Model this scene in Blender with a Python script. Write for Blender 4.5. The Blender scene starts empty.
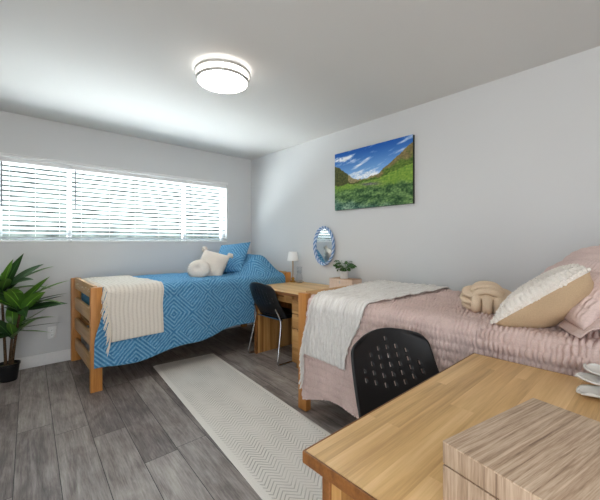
import bpy, bmesh, math, random
from mathutils import Vector, Matrix, noise, Euler
random.seed(7)
SC = bpy.context.scene
COL = SC.collection
PI = math.pi

# ------------------------------------------------------------------ helpers
def tag(o, label=None, cat=None, group=None, kind=None):
    if label: o['label'] = label
    if cat: o['category'] = cat
    if group: o['group'] = group
    if kind: o['kind'] = kind
    return o

def thing(name, label, cat, loc=(0, 0, 0), rot=(0, 0, 0), group=None):
    o = bpy.data.objects.new(name, None)
    o.empty_display_size = 0.1
    COL.objects.link(o)
    o.location = loc
    o.rotation_euler = rot
    return tag(o, label, cat, group)

def copy_tree(o, parent=None):
    c = o.copy()
    COL.objects.link(c)
    c.parent = parent
    for ch in list(o.children):
        copy_tree(ch, c)
    return c

class MB:
    """collects shapes, then links them as ONE mesh object"""
    def __init__(self):
        self.bm = bmesh.new()
        self.uv = self.bm.loops.layers.uv.new('UVMap')
    def _merge(self, tmp, M=None):
        if M is not None:
            bmesh.ops.transform(tmp, matrix=M, verts=tmp.verts)
        me = bpy.data.meshes.new('tmp')
        tmp.to_mesh(me)
        tmp.free()
        self.bm.from_mesh(me)
        bpy.data.meshes.remove(me)
    def box(self, lo, hi, bevel=0.0, seg=2, M=None):
        t = bmesh.new()
        bmesh.ops.create_cube(t, size=1)
        lo = Vector(lo); hi = Vector(hi)
        bmesh.ops.scale(t, vec=hi - lo, verts=t.verts)
        bmesh.ops.translate(t, vec=(lo + hi) / 2, verts=t.verts)
        if bevel > 0:
            bmesh.ops.bevel(t, geom=list(t.edges), offset=bevel, segments=seg, profile=0.5, affect='EDGES')
        self._merge(t, M)
        return self
    def grid(self, P, UV=None, closed_u=False, closed_v=False):
        nu = len(P); nv = len(P[0])
        V = [[self.bm.verts.new(p) for p in row] for row in P]
        for i in range(nu if closed_u else nu - 1):
            for j in range(nv if closed_v else nv - 1):
                i2 = (i + 1) % nu; j2 = (j + 1) % nv
                try:
                    f = self.bm.faces.new((V[i][j], V[i2][j], V[i2][j2], V[i][j2]))
                except ValueError:
                    continue
                if UV:
                    for l, (a, b) in zip(f.loops, ((i, j), (i2, j), (i2, j2), (i, j2))):
                        l[self.uv].uv = UV[a][b]
        return V
    def tube(self, pts, r, n=10, closed=False, cap=True):
        pts = [Vector(p) for p in pts]
        m = len(pts)
        R = r if isinstance(r, (list, tuple)) else [r] * m
        rings = []
        prev = None
        for i, p in enumerate(pts):
            if closed:
                t = (pts[(i + 1) % m] - pts[i - 1]).normalized()
            else:
                t = (pts[min(i + 1, m - 1)] - pts[max(i - 1, 0)]).normalized()
            if prev is None:
                a = Vector((0, 0, 1)) if abs(t.z) < 0.9 else Vector((1, 0, 0))
                nrm = t.cross(a).normalized()
            else:
                nrm = (prev - t * prev.dot(t)).normalized()
            prev = nrm
            b = t.cross(nrm)
            rings.append([p + (nrm * math.cos(2 * PI * k / n) + b * math.sin(2 * PI * k / n)) * R[i] for k in range(n)])
        V = self.grid(rings, closed_u=closed, closed_v=True)
        if cap and not closed:
            self.bm.faces.new(list(reversed(V[0])))
            self.bm.faces.new(V[-1])
        return self
    def lathe(self, prof, n=32, c=(0, 0, 0), cap=True):
        c = Vector(c)
        rings = [[c + Vector((r * math.cos(2 * PI * k / n), r * math.sin(2 * PI * k / n), z)) for k in range(n)] for r, z in prof]
        V = self.grid(rings, closed_v=True)
        if cap:
            if prof[0][0] > 1e-6: self.bm.faces.new(list(reversed(V[0])))
            if prof[-1][0] > 1e-6: self.bm.faces.new(V[-1])
        return self
    def ball(self, c, r, seg=8, s=(1, 1, 1)):
        t = bmesh.new()
        bmesh.ops.create_uvsphere(t, u_segments=seg, v_segments=max(4, seg // 2 + 1), radius=r)
        M = Matrix.Translation(c) @ Matrix.Diagonal((s[0], s[1], s[2], 1))
        self._merge(t, M)
        return self
    def build(self, name, mat, parent=None, smooth=True, loc=None, rot=None, auto=True):
        bm = self.bm
        bmesh.ops.remove_doubles(bm, verts=bm.verts, dist=1e-6)
        bmesh.ops.recalc_face_normals(bm, faces=bm.faces)
        me = bpy.data.meshes.new(name)
        bm.to_mesh(me)
        bm.free()
        if smooth:
            me.polygons.foreach_set('use_smooth', [True] * len(me.polygons))
            if auto:
                me.set_sharp_from_angle(angle=math.radians(40))
        me.materials.append(mat)
        o = bpy.data.objects.new(name, me)
        COL.objects.link(o)
        if parent: o.parent = parent
        if loc: o.location = loc
        if rot: o.rotation_euler = rot
        return o

def fbm(x, y, z=0.0, o=3):
    return noise.fractal(Vector((x, y, z)), 1.0, 2.0, o)
def nz(x, y, z=0.0):
    return noise.noise(Vector((x, y, z)))
def sm(a, b, x):
    t = min(1, max(0, (x - a) / (b - a)))
    return t * t * (3 - 2 * t)
def lerp(a, b, t): return a + (b - a) * t

# ------------------------------------------------------------------ materials
class NT:
    def __init__(self, name, rough=0.6, spec=0.4, metal=0.0):
        self.m = bpy.data.materials.new(name)
        self.m.use_nodes = True
        self.t = self.m.node_tree
        self.b = self.t.nodes['Principled BSDF']
        self.b.inputs['Roughness'].default_value = rough
        self.b.inputs['Specular IOR Level'].default_value = spec
        self.b.inputs['Metallic'].default_value = metal
        self._co = None
    def n(self, typ, **k):
        nd = self.t.nodes.new(typ)
        for a, v in k.items(): setattr(nd, a, v)
        return nd
    def link(self, a, b): self.t.links.new(a, b)
    def co(self, kind='Object'):
        if not self._co: self._co = self.n('ShaderNodeTexCoord')
        return self._co.outputs[kind]
    def math(self, op, a, b=None, c=None):
        nd = self.n('ShaderNodeMath', operation=op)
        for i, v in enumerate((a, b, c)):
            if v is None: continue
            if isinstance(v, (int, float)): nd.inputs[i].default_value = v
            else: self.link(v, nd.inputs[i])
        return nd.outputs[0]
    def xyz(self, src):
        s = self.n('ShaderNodeSeparateXYZ'); self.link(src, s.inputs[0]); return s.outputs
    def comb(self, x=0, y=0, z=0):
        c = self.n('ShaderNodeCombineXYZ')
        for i, v in enumerate((x, y, z)):
            if isinstance(v, (int, float)): c.inputs[i].default_value = v
            else: self.link(v, c.inputs[i])
        return c.outputs[0]
    def mapping(self, src, scale=(1, 1, 1), loc=(0, 0, 0), rot=(0, 0, 0)):
        m = self.n('ShaderNodeMapping')
        m.inputs['Scale'].default_value = scale; m.inputs['Location'].default_value = loc; m.inputs['Rotation'].default_value = rot
        self.link(src, m.inputs['Vector']); return m.outputs[0]
    def noise(self, src, scale=5, detail=4, rough=0.5, dist=0.0):
        nd = self.n('ShaderNodeTexNoise')
        nd.inputs['Scale'].default_value = scale; nd.inputs['Detail'].default_value = detail
        nd.inputs['Roughness'].default_value = rough; nd.inputs['Distortion'].default_value = dist
        self.link(src, nd.inputs['Vector']); return nd.outputs['Fac']
    def white(self, src):
        nd = self.n('ShaderNodeTexWhiteNoise', noise_dimensions='3D'); self.link(src, nd.inputs['Vector']); return nd.outputs['Value']
    def ramp(self, fac, stops):
        r = self.n('ShaderNodeValToRGB')
        el = r.color_ramp.elements
        while len(el) < len(stops): el.new(0.5)
        for e, (p, c) in zip(el, stops):
            e.position = p; e.color = (*lin(c), 1)
        self.link(fac, r.inputs[0]); return r.outputs[0]
    def mix(self, fac, a, b, blend='MIX'):
        m = self.n('ShaderNodeMix', data_type='RGBA', blend_type=blend)
        for i, v in ((0, fac), (6, a), (7, b)):
            if isinstance(v, (int, float)): m.inputs[i].default_value = v
            elif isinstance(v, tuple): m.inputs[i].default_value = (*lin(v), 1)
            else: self.link(v, m.inputs[i])
        return m.outputs[2]
    def color(self, c):
        if isinstance(c, tuple): self.b.inputs['Base Color'].default_value = (*lin(c), 1)
        else: self.link(c, self.b.inputs['Base Color'])
        return self
    def bump(self, h, strength=0.3, dist=0.01):
        b = self.n('ShaderNodeBump')
        b.inputs['Strength'].default_value = strength; b.inputs['Distance'].default_value = dist
        self.link(h, b.inputs['Height']); self.link(b.outputs[0], self.b.inputs['Normal'])
        return self

def lin(c):
    return tuple(((v / 255) / 12.92 if v / 255 <= 0.04045 else ((v / 255 + 0.055) / 1.055) ** 2.4) for v in c[:3])

def simple(name, c, rough=0.6, spec=0.4, metal=0.0, var=0.06, scale=30, bump=0.0):
    k = NT(name, rough, spec, metal)
    f = k.noise(k.co(), scale, 3)
    lo = tuple(max(0, v * (1 - var)) for v in c); hi = tuple(min(255, v * (1 + var)) for v in c)
    k.color(k.ramp(f, [(0.3, lo), (0.7, hi)]))
    if bump: k.bump(f, bump, 0.004)
    return k.m

def wall_paint(name, c):
    k = NT(name, 0.75, 0.25)
    f = k.noise(k.co(), 260, 2)
    g = k.noise(k.co(), 0.8, 2)
    k.color(k.ramp(g, [(0.3, tuple(v * 0.985 for v in c)), (0.7, c)]))
    k.bump(f, 0.06, 0.002)
    return k.m

def wood(name, axis, dark, mid, light, strip=0.0, strip_axis=None, rough=0.42, scale=1.0, stripvar=0.4, length=0.5):
    """grain runs along axis; optional butcher-block strips"""
    k = NT(name, rough, 0.4)
    co = k.co()
    s = [22 * scale] * 3
    s[axis] = 1.4 * scale
    x = k.xyz(co)
    if strip:
        st = k.math('FLOOR', k.math('DIVIDE', x[strip_axis], strip))
        r0 = k.white(k.comb(st, 3.3, 1.7))
        sg = k.math('FLOOR', k.math('ADD', k.math('DIVIDE', x[axis], length), k.math('MULTIPLY', r0, 7.0)))
        r = k.white(k.comb(st, sg, 5.1))
        off = k.n('ShaderNodeVectorMath', operation='ADD')
        k.link(co, off.inputs[0]); k.link(k.comb(k.math('MULTIPLY', r, 9), k.math('MULTIPLY', r, 5), k.math('MULTIPLY', r, 3)), off.inputs[1])
        src = off.outputs[0]
    else:
        src = co
    f = k.noise(k.mapping(src, tuple(s)), 1.0, 6, 0.6, 0.4)
    s2 = [130 * scale] * 3; s2[axis] = 4 * scale
    f2 = k.noise(k.mapping(src, tuple(s2)), 1.0, 3, 0.6)
    h = k.math('ADD', k.math('MULTIPLY', f, 0.7), k.math('MULTIPLY', f2, 0.3))
    if strip:
        h = k.math('ADD', h, k.math('MULTIPLY', k.math('SUBTRACT', r, 0.5), stripvar))
    k.color(k.ramp(h, [(0.3, dark), (0.5, mid), (0.7, light)]))
    k.bump(f2, 0.12, 0.002)
    return k.m

M = {}
M['wall'] = wall_paint('wall paint', (206, 207, 207))
M['ceil'] = wall_paint('ceiling paint', (214, 213, 210))
M['trimw'] = simple('white trim paint', (226, 226, 225), 0.45, 0.4, var=0.01)
M['vinyl'] = simple('white vinyl', (235, 236, 236), 0.35, 0.5, var=0.01)
M['black'] = simple('black plastic', (24, 24, 26), 0.42, 0.45, var=0.05, scale=200)
M['chrome'] = simple('chrome steel', (200, 202, 205), 0.16, 0.5, 1.0, var=0.01)
M['nickel'] = simple('brushed nickel', (196, 194, 190), 0.45, 0.5, 0.7, var=0.03, scale=90)
M['brass'] = simple('aged brass', (170, 125, 62), 0.32, 0.5, 1.0, var=0.05)
M['ceramic'] = simple('white glazed ceramic', (226, 224, 219), 0.2, 0.5, var=0.015)
M['ceramic2'] = simple('grey white plant pot glaze', (218, 218, 216), 0.4, 0.4, var=0.02)
M['potblack'] = simple('black pot plastic', (20, 20, 21), 0.55, 0.35, var=0.05)
M['soil'] = simple('dry moss and soil', (72, 74, 48), 0.95, 0.1, var=0.4, scale=70, bump=0.6)
M['bark'] = simple('brown cane bark', (74, 58, 42), 0.85, 0.2, var=0.3, scale=60, bump=0.5)
M['wand'] = simple('grey plastic wand', (96, 98, 100), .4, .4)
M['dark'] = simple('black socket slots', (20, 20, 20), 0.6, 0.3)

OAK = ((140, 92, 48), (184, 134, 78), (208, 162, 104))
M['oak_z'] = wood('oak upright', 2, *OAK, scale=0.8)
M['oak_x'] = wood('oak along x', 0, *OAK, scale=0.8)
M['oak_y'] = wood('oak along y', 1, *OAK, scale=0.8)
M['post'] = wood('honey oak post', 2, (154, 96, 44), (190, 130, 68), (206, 150, 88), scale=0.7)
M['rail'] = wood('pale oak rail', 1, (166, 122, 74), (198, 158, 110), (216, 180, 134), scale=0.7)
M['desk_top'] = wood('oak butcher block desk top', 0, (180, 138, 86), (216, 176, 118), (236, 200, 146), 0.034, 1, 0.4, 1.0, 0.15, 0.9)
M['desk_edge'] = wood('dark oak edge band', 0, (96, 58, 26), (132, 84, 42), (150, 100, 54))
M['panel_z'] = wood('oak strip panel', 2, (140, 94, 46), (184, 134, 76), (206, 160, 100), 0.045, 1, 0.45, 0.9, 0.3, 3.0)
M['drawer'] = wood('oak drawer front', 0, (150, 104, 54), (188, 140, 84), (208, 164, 108), 0.035, 2, 0.45, 0.9, 0.2, 3.0)

def walnutbox(name, dark, mid, light, zrot):
    k = NT(name, 0.55, 0.3)
    co = k.mapping(k.co(), rot=(0, 0, zrot))
    f = k.noise(k.mapping(co, (4.0, 120, 16)), 1.0, 5, 0.65, 0.5)
    f2 = k.noise(k.mapping(co, (25, 520, 60)), 1.0, 3, 0.6)
    h = k.math('ADD', k.math('MULTIPLY', f, 0.72), k.math('MULTIPLY', f2, 0.28))
    k.color(k.ramp(h, [(0.32, dark), (0.46, mid), (0.6, light), (0.75, tuple(min(255, v * 1.08) for v in light))]))
    k.bump(h, 0.25, 0.003)
    return k.m
M['boxtop'] = walnutbox('limed walnut veneer lid', (112, 88, 70), (182, 155, 130), (212, 190, 166), 0)
def walnutside(name, dark, mid, light):
    k = NT(name, 0.55, 0.3)
    f = k.noise(k.mapping(k.co(), (130, 130, 5)), 1.0, 5, 0.65, 0.5)
    f2 = k.noise(k.mapping(k.co(), (520, 520, 25)), 1.0, 3, 0.6)
    h = k.math('ADD', k.math('MULTIPLY', f, 0.72), k.math('MULTIPLY', f2, 0.28))
    k.color(k.ramp(h, [(0.32, dark), (0.46, mid), (0.6, light)]))
    k.bump(h, 0.25, 0.003)
    return k.m
M['boxside'] = walnutside('limed walnut veneer sides', (110, 88, 72), (168, 142, 118), (196, 172, 148))
M['blush'] = walnutside('blush washed wood', (196, 170, 152), (216, 194, 178), (226, 208, 194))
M['blush2'] = walnutbox('tan washed wood', (150, 116, 90), (186, 152, 124), (204, 174, 148), 0)

def floor_mat():
    k = NT('grey vinyl planks', 0.42, 0.35)
    x0_ = k.xyz(k.co())
    x = [k.math('SUBTRACT', x0_[0], k.math('MULTIPLY', x0_[1], 0.05)), x0_[1]]     # planks laid slightly off square
    W, L = 0.185, 1.22
    cx = k.math('DIVIDE', k.math('ADD', x[0], 0.06), W)
    col = k.math('FLOOR', cx)
    r0 = k.white(k.comb(col, 2.2, 0.3))
    cy = k.math('ADD', k.math('DIVIDE', x[1], L), k.math('MULTIPLY', r0, 5.37))
    row = k.math('FLOOR', cy)
    r = k.white(k.comb(col, row, 4.4))
    sh = k.comb(k.math('ADD', x[0], k.math('MULTIPLY', r, 13)), k.math('ADD', x[1], k.math('MULTIPLY', r, 31)), r)
    g = k.noise(k.mapping(sh, (26, 2.2, 1)), 1.0, 6, 0.62, 0.8)
    g2 = k.noise(k.mapping(sh, (120, 8, 1)), 1.0, 5, 0.75)
    g3 = k.noise(k.mapping(sh, (7, 3.0, 1)), 1.0, 4, 0.6, 1.0)
    h = k.math('ADD', k.math('MULTIPLY', g, 0.34), k.math('ADD', k.math('MULTIPLY', g2, 0.34), k.math('MULTIPLY', g3, 0.32)))
    h = k.math('ADD', h, k.math('MULTIPLY', k.math('SUBTRACT', r, 0.5), 0.11))
    c = k.ramp(h, [(0.34, (76, 69, 66)), (0.45, (118, 109, 105)), (0.56, (152, 144, 138)), (0.70, (186, 179, 172))])
    fx = k.math('FRACT', cx); fy = k.math('FRACT', cy)
    ex = k.math('MINIMUM', fx, k.math('SUBTRACT', 1.0, fx))
    ey = k.math('MINIMUM', fy, k.math('SUBTRACT', 1.0, fy))
    gap = k.math('MAXIMUM', k.math('LESS_THAN', ex, 0.009), k.math('LESS_THAN', ey, 0.0013))
    k.color(k.mix(gap, c, (40, 38, 38)))
    k.bump(k.math('SUBTRACT', k.math('MULTIPLY', g2, 0.5), gap), 0.15, 0.003)
    return k.m
M['floor'] = floor_mat()

def quilt_blue():
    k = NT('blue jacquard quilt', 0.85, 0.15)
    u = k.xyz(k.co('UV'))
    wob = k.noise(k.co('UV'), 9, 2)
    uu = k.math('ADD', k.math('DIVIDE', u[0], 0.34), k.math('MULTIPLY', wob, 0.09))
    vv = k.math('ADD', k.math('DIVIDE', u[1], 0.34), k.math('MULTIPLY', wob, 0.09))
    # concentric diamonds, every other diamond filled with diagonal stripes
    a = k.math('ADD', uu, vv); b = k.math('SUBTRACT', uu, vv)
    du = k.math('ABSOLUTE', k.math('SUBTRACT', k.math('FRACT', uu), 0.5)); dv = k.math('ABSOLUTE', k.math('SUBTRACT', k.math('FRACT', vv), 0.5))
    con = k.math('FRACT', k.math('MULTIPLY', k.math('ADD', du, dv), 9.0))
    sa = k.math('FRACT', k.math('MULTIPLY', a, 9.0))
    inner = k.math('LESS_THAN', k.math('ADD', du, dv), 0.285)
    sel = k.math('ADD', k.math('MULTIPLY', sa, inner), k.math('MULTIPLY', con, k.math('SUBTRACT', 1.0, inner)))
    line = k.math('ABSOLUTE', k.math('SUBTRACT', sel, 0.5))
    mr = k.n('ShaderNodeMapRange', interpolation_type='SMOOTHSTEP')
    mr.inputs['From Min'].default_value = 0.20; mr.inputs['From Max'].default_value = 0.34
    k.link(line, mr.inputs['Value'])
    ln = mr.outputs[0]
    brk = k.noise(k.co('UV'), 75, 3, 0.7)
    fac = k.math('MULTIPLY', ln, k.math('ADD', k.math('MULTIPLY', brk, 2.2), -0.45))
    base = k.ramp(k.noise(k.co('UV'), 25, 3), [(0.3, (58, 114, 156)), (0.7, (80, 142, 184))])
    k.color(k.mix(fac, base, (138, 188, 218)))
    k.bump(k.math('ADD', ln, k.math('MULTIPLY', brk, 0.6)), 0.7, 0.008)
    return k.m
M['blue'] = quilt_blue()

def cloth(name, c, var=0.06, sc=120, bump=0.4, rough=0.9, big=6):
    k = NT(name, rough, 0.12)
    f = k.noise(k.co(), sc, 4, 0.6)
    g = k.noise(k.co(), big, 2)
    h = k.math('ADD', k.math('MULTIPLY', f, 0.6), k.math('MULTIPLY', g, 0.4))
    k.color(k.ramp(h, [(0.35, tuple(v * (1 - var) for v in c)), (0.65, tuple(min(255, v * (1 + var)) for v in c))]))
    k.bump(f, bump, 0.004)
    return k.m
M['pink'] = cloth('dusty pink seersucker', (212, 190, 183), 0.05, 160, 0.35)
M['sham'] = cloth('pale pink seersucker sham', (216, 194, 188), 0.04, 160, 0.35)
M['cream'] = cloth('cream boucle', (222, 212, 200), 0.05, 180, 0.8)
M['cream2'] = cloth('cream plush', (224, 214, 202), 0.05, 140, 0.6)
M['knot'] = cloth('beige plush knot', (214, 192, 166), 0.05, 200, 0.5)
M['beige'] = cloth('beige cotton', (188, 164, 134), 0.04, 220, 0.3)
M['macrame'] = cloth('off white cord', (232, 226, 218), 0.05, 200, 0.6)
M['fringe'] = cloth('ivory cotton fringe', (228, 220, 206), 0.05, 200, 0.5)

def waffle():
    k = NT('ivory waffle throw', 0.9, 0.12)
    u = k.xyz(k.co('UV'))
    a = k.math('ABSOLUTE', k.math('SINE', k.math('MULTIPLY', u[0], PI / 0.034)))
    b = k.math('ABSOLUTE', k.math('SINE', k.math('MULTIPLY', u[1], PI / 0.012)))
    line = k.math('POWER', k.math('SUBTRACT', 1.0, a), 2.0)
    dots = k.math('MULTIPLY', k.math('SUBTRACT', 1.0, k.math('POWER', a, 0.5)), b)
    f = k.noise(k.co('UV'), 220, 3)
    c = k.ramp(f, [(0.3, (212, 204, 192)), (0.7, (230, 223, 212))])
    c = k.mix(k.math('MULTIPLY', dots, 0.8), c, (176, 164, 152))
    k.color(c)
    k.bump(k.math('ADD', k.math('MULTIPLY', a, 1.0), k.math('MULTIPLY', b, 0.35)), 0.5, 0.006)
    return k.m
M['waffle'] = waffle()

def gauze():
    k = NT('white crinkle gauze throw', 0.9, 0.1)
    co = k.co('UV')
    f = k.noise(k.mapping(co, (90, 7, 1)), 1.0, 4, 0.6, 0.6)
    f2 = k.noise(k.mapping(co, (240, 60, 1)), 1.0, 3, 0.6)
    h = k.math('ADD', k.math('MULTIPLY', f, 0.7), k.math('MULTIPLY', f2, 0.3))
    k.color(k.ramp(h, [(0.35, (206, 202, 196)), (0.5, (226, 223, 218)), (0.65, (236, 234, 230))]))
    k.bump(h, 0.7, 0.012)
    return k.m
M['gauze'] = gauze()

def rug_mat():
    k = NT('ivory chevron rug', 0.95, 0.08)
    u = k.xyz(k.co('UV'))     # u across 0.62, v along
    cell = k.math('FRACT', k.math('DIVIDE', u[0], 0.104))
    tri = k.math('ABSOLUTE', k.math('SUBTRACT', cell, 0.5))
    ph = k.math('ADD', k.math('DIVIDE', u[1], 0.027), k.math('MULTIPLY', tri, 3.6))
    s = k.math('ABSOLUTE', k.math('SUBTRACT', k.math('FRACT', ph), 0.5))
    mr = k.n('ShaderNodeMapRange', interpolation_type='SMOOTHSTEP')
    mr.inputs['From Min'].default_value = 0.30; mr.inputs['From Max'].default_value = 0.45
    k.link(s, mr.inputs['Value'])
    ln = mr.outputs[0]
    patch = k.noise(k.mapping(k.co('UV'), (6, 3, 1)), 1.0, 2)
    pm = k.n('ShaderNodeMapRange'); pm.inputs['From Min'].default_value = 0.35; pm.inputs['From Max'].default_value = 0.6
    k.link(patch, pm.inputs['Value'])
    edge = k.math('LESS_THAN', k.math('ABSOLUTE', k.math('SUBTRACT', u[0], 0.31)), 0.275)
    ln = k.math('MULTIPLY', k.math('MULTIPLY', ln, edge), k.math('ADD', 0.35, k.math('MULTIPLY', pm.outputs[0], 0.65)))
    f = k.noise(k.co('UV'), 260, 3)
    base = k.ramp(f, [(0.3, (214, 210, 202)), (0.7, (230, 227, 220))])
    k.color(k.mix(k.math('MULTIPLY', ln, 0.9), base, (158, 154, 146)))
    k.bump(k.math('SUBTRACT', k.math('MULTIPLY', f, 0.4), ln), 0.5, 0.004)
    return k.m
M['rug'] = rug_mat()
M['rughem'] = cloth('grey woven hem', (150, 147, 140), 0.06, 240, 0.4)

def leafmat(name, d, l):
    k = NT(name, 0.38, 0.45)
    u = k.xyz(k.co('UV'))
    f = k.noise(k.mapping(k.co('UV'), (60, 3, 1)), 1.0, 3)
    mid = k.math('LESS_THAN', k.math('ABSOLUTE', k.math('SUBTRACT', u[0], 0.5)), 0.035)
    h = k.math('ADD', k.math('MULTIPLY', f, 0.5), k.math('MULTIPLY', u[2] if False else k.math('FRACT', k.math('MULTIPLY', u[1], 1.0)), 0.3))
    c = k.ramp(h, [(0.25, d), (0.6, l)])
    k.color(k.mix(k.math('MULTIPLY', mid, 0.6), c, tuple(min(255, v * 1.5) for v in l)))
    return k.m
M['leaf_dark'] = leafmat('dark green leaf', (28, 52, 30), (56, 92, 46))
M['leaf_mid'] = leafmat('fresh green leaf', (54, 98, 34), (112, 158, 60))
M['leaf_small'] = leafmat('small plant leaf', (34, 66, 32), (70, 112, 52))

def glass(name, tint=(255, 255, 255), gl=0.12):
    m = bpy.data.materials.new(name); m.use_nodes = True
    t = m.node_tree; t.nodes.clear()
    out = t.nodes.new('ShaderNodeOutputMaterial'); mx = t.nodes.new('ShaderNodeMixShader')
    tr = t.nodes.new('ShaderNodeBsdfTransparent'); g = t.nodes.new('ShaderNodeBsdfGlossy')
    tr.inputs[0].default_value = (*lin(tint), 1); g.inputs['Roughness'].default_value = 0.03
    fr = t.nodes.new('ShaderNodeLayerWeight'); fr.inputs['Blend'].default_value = gl
    t.links.new(fr.outputs['Facing'], mx.inputs[0]); t.links.new(tr.outputs[0], mx.inputs[1]); t.links.new(g.outputs[0], mx.inputs[2])
    t.links.new(mx.outputs[0], out.inputs[0])
    return m
M['pane'] = glass('window glass', (246, 250, 250), 0.08)
M['glass'] = glass('clear drinking glass', (252, 253, 254), 0.04)

def emis(name, c, s):
    m = bpy.data.materials.new(name); m.use_nodes = True
    t = m.node_tree; t.nodes.clear()
    out = t.nodes.new('ShaderNodeOutputMaterial'); e = t.nodes.new('ShaderNodeEmission')
    e.inputs[0].default_value = (*lin(c), 1); e.inputs[1].default_value = s
    t.links.new(e.outputs[0], out.inputs[0])
    return m
LAMP = 34.0
M['side'] = emis('lit frosted side band', (255, 250, 244), 5.0)
M['diffuser'] = emis('lit acrylic diffuser', (255, 250, 244), LAMP)

def slat_mat():
    k = NT('white blind slat', 0.4, 0.4)
    k.color((240, 243, 245))
    tr = k.n('ShaderNodeBsdfTranslucent'); tr.inputs[0].default_value = (*lin((236, 241, 246)), 1)
    mx = k.n('ShaderNodeMixShader'); mx.inputs[0].default_value = 0.22
    out = k.t.nodes['Material Output']
    k.link(k.b.outputs[0], mx.inputs[1]); k.link(tr.outputs[0], mx.inputs[2]); k.link(mx.outputs[0], out.inputs[0])
    return k.m
M['slat'] = slat_mat()
def shade_mat():
    k = NT('white linen lamp shade', 0.9, 0.1)
    f = k.noise(k.co(), 300, 2)
    k.color(k.ramp(f, [(0.3, (228, 228, 226)), (0.7, (240, 240, 238))]))
    return k.m
M['shade'] = shade_mat()

# ------------------------------------------------------------------ room
XR, YB, ZC = 2.77, 4.15, 2.44      # picture wall, window wall, ceiling
XL, YF = -1.7, -2.2
def struct(name, mb, mat):
    o = mb.build(name, mat, smooth=False)
    return tag(o, kind='structure')
struct('floor', MB().box((XL - .1, YF - .1, -0.1), (XR + .1, YB + .14, 0)), M['floor'])
struct('ceiling', MB().box((XL - .1, YF - .1, ZC), (XR + .1, YB + .14, ZC + .1)), M['ceil'])
struct('wall_right', MB().box((XR, YF - .1, 0), (XR + .1, YB + .14, ZC)), M['wall'])
WX0, WX1, WZ0, WZ1 = -0.03, 2.367, 1.22, 2.03
w = MB()
w.box((XL - .1, YB, 0), (XR, YB + .14, WZ0))
w.box((XL - .1, YB, WZ1), (XR, YB + .14, ZC))
w.box((XL - .1, YB, WZ0), (WX0, YB + .14, WZ1))
w.box((WX1, YB, WZ0), (XR, YB + .14, WZ1))
struct('wall_back', w, M['wall'])
# unseen walls behind the camera, with openings added to let fill light in
PY0, PY1, PZ1 = -1.6, 0.6, 2.1
w = MB()
w.box((XL - .1, YF - .1, 0), (XL, PY0, ZC)).box((XL - .1, PY1, 0), (XL, YB, ZC)).box((XL - .1, PY0, PZ1), (XL, PY1, ZC))
struct('wall_left', w, M['wall'])
OX0, OX1 = -1.3, 0.1
struct('wall_front', MB().box((XL, YF - .1, 0), (OX0, YF, ZC)).box((OX1, YF - .1, 0), (XR, YF, ZC)).box((OX0, YF - .1, PZ1), (OX1, YF, ZC)), M['wall'])
b = MB().box((XL, YB - .013, 0), (XR, YB, .112), .003)
struct('baseboard_back', b, M['trimw'])
struct('baseboard_right', MB().box((XR - .013, YF, 0), (XR, YB - .013, .112), .003), M['trimw'])

# window: frame, mullions and panes
MX = (0.545, 1.788)
wf = MB()
fy0, fy1 = YB + .075, YB + .125
wf.box((WX0, fy0, WZ0), (WX1, fy1, WZ0 + .02), .004).box((WX0, fy0, WZ1 - .045), (WX1, fy1, WZ1), .004)
wf.box((WX0, fy0, WZ0), (WX0 + .045, fy1, WZ1), .004).box((WX1 - .045, fy0, WZ0), (WX1, fy1, WZ1), .004)
for x in MX: wf.box((x - .02, fy0, WZ0), (x + .02, fy1, WZ1), .004)
win = wf.build('window_1', M['vinyl']); tag(win, kind='structure')
for a, c in ((WX0 + .045, MX[0] - .02), (MX[0] + .02, MX[1] - .02), (MX[1] + .02, WX1 - .045)):
    MB().box((a, fy0 + .02, WZ0 + .02), (c, fy0 + .026, WZ1 - .045)).build('pane', M['pane'], win, smooth=False)
hd = MB().box((WX0 - .01, YB - .012, WZ1 - .012), (WX1 + .006, YB, WZ1 + .012), .002).box((WX0 - .01, YB - .02, WZ1 + .012), (WX1 + .006, YB, WZ1 + .02), .002)
struct('trim_1', hd, M['trimw'])

struct('backdrop_outside', MB().box((-6, YB + 4.0, -.2), (9, YB + 4.3, 3.6)), simple('dark slat gap backdrop', (84, 90, 87), .9, .1, var=.4, scale=5))  # backdrop added outside so the gaps between the slats look dark

# blinds
def blind(x0, x1, label):
    t = thing('window_blind', label, 'blind', ((x0 + x1) / 2, YB + .03, WZ0), group='white blinds across the window')
    h = (x1 - x0) / 2 - .004
    H = WZ1 - WZ0
    MB().box((-h, -.026, H - .056), (h, .026, H - .014), .003).build('headrail', M['vinyl'], t)
    MB().box((-h, -.024, .002), (h, .024, .018), .004).build('bottom_rail', M['vinyl'], t)
    s = MB()
    n = 16
    tilt = math.radians(-25)
    for i in range(n):
        z = .040 + i * (H - .056 - .050) / (n - 1)
        P = []
        for j in range(2):
            P.append([])
        rows = []
        for sgn in (1, -1):
            for q in range(5):
                d = (q / 4 - .5) * .045 * sgn
                crown = .0022 * (1 - (d / .0225) ** 2) + (.0011 if sgn > 0 else -.0011)
                y = d * math.cos(tilt) - crown * math.sin(tilt)
                zz = d * math.sin(tilt) + crown * math.cos(tilt)
                rows.append([(-h, y, z + zz), (h, y, z + zz)])
        V = s.grid(rows, closed_u=True)
        s.bm.faces.new([r[0] for r in V]); s.bm.faces.new([r[1] for r in reversed(V)])
    s.build('slats', M['slat'], t)
    nl = 3 if x1 - x0 < .8 else 5
    for i in range(nl):
        x = -h + .09 + (2 * h - .18) * i / (nl - 1)
        MB().tube([(x, -.024, H - .05), (x, -.024, .02)], .0014, 6).build('ladder_cord', M['trimw'], t)
    MB().tube([(-h + .035, -.032, H - .06), (-h + .035, -.034, .33)], .006, 8).build('tilt_wand', M['wand'], t)
    return t
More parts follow.
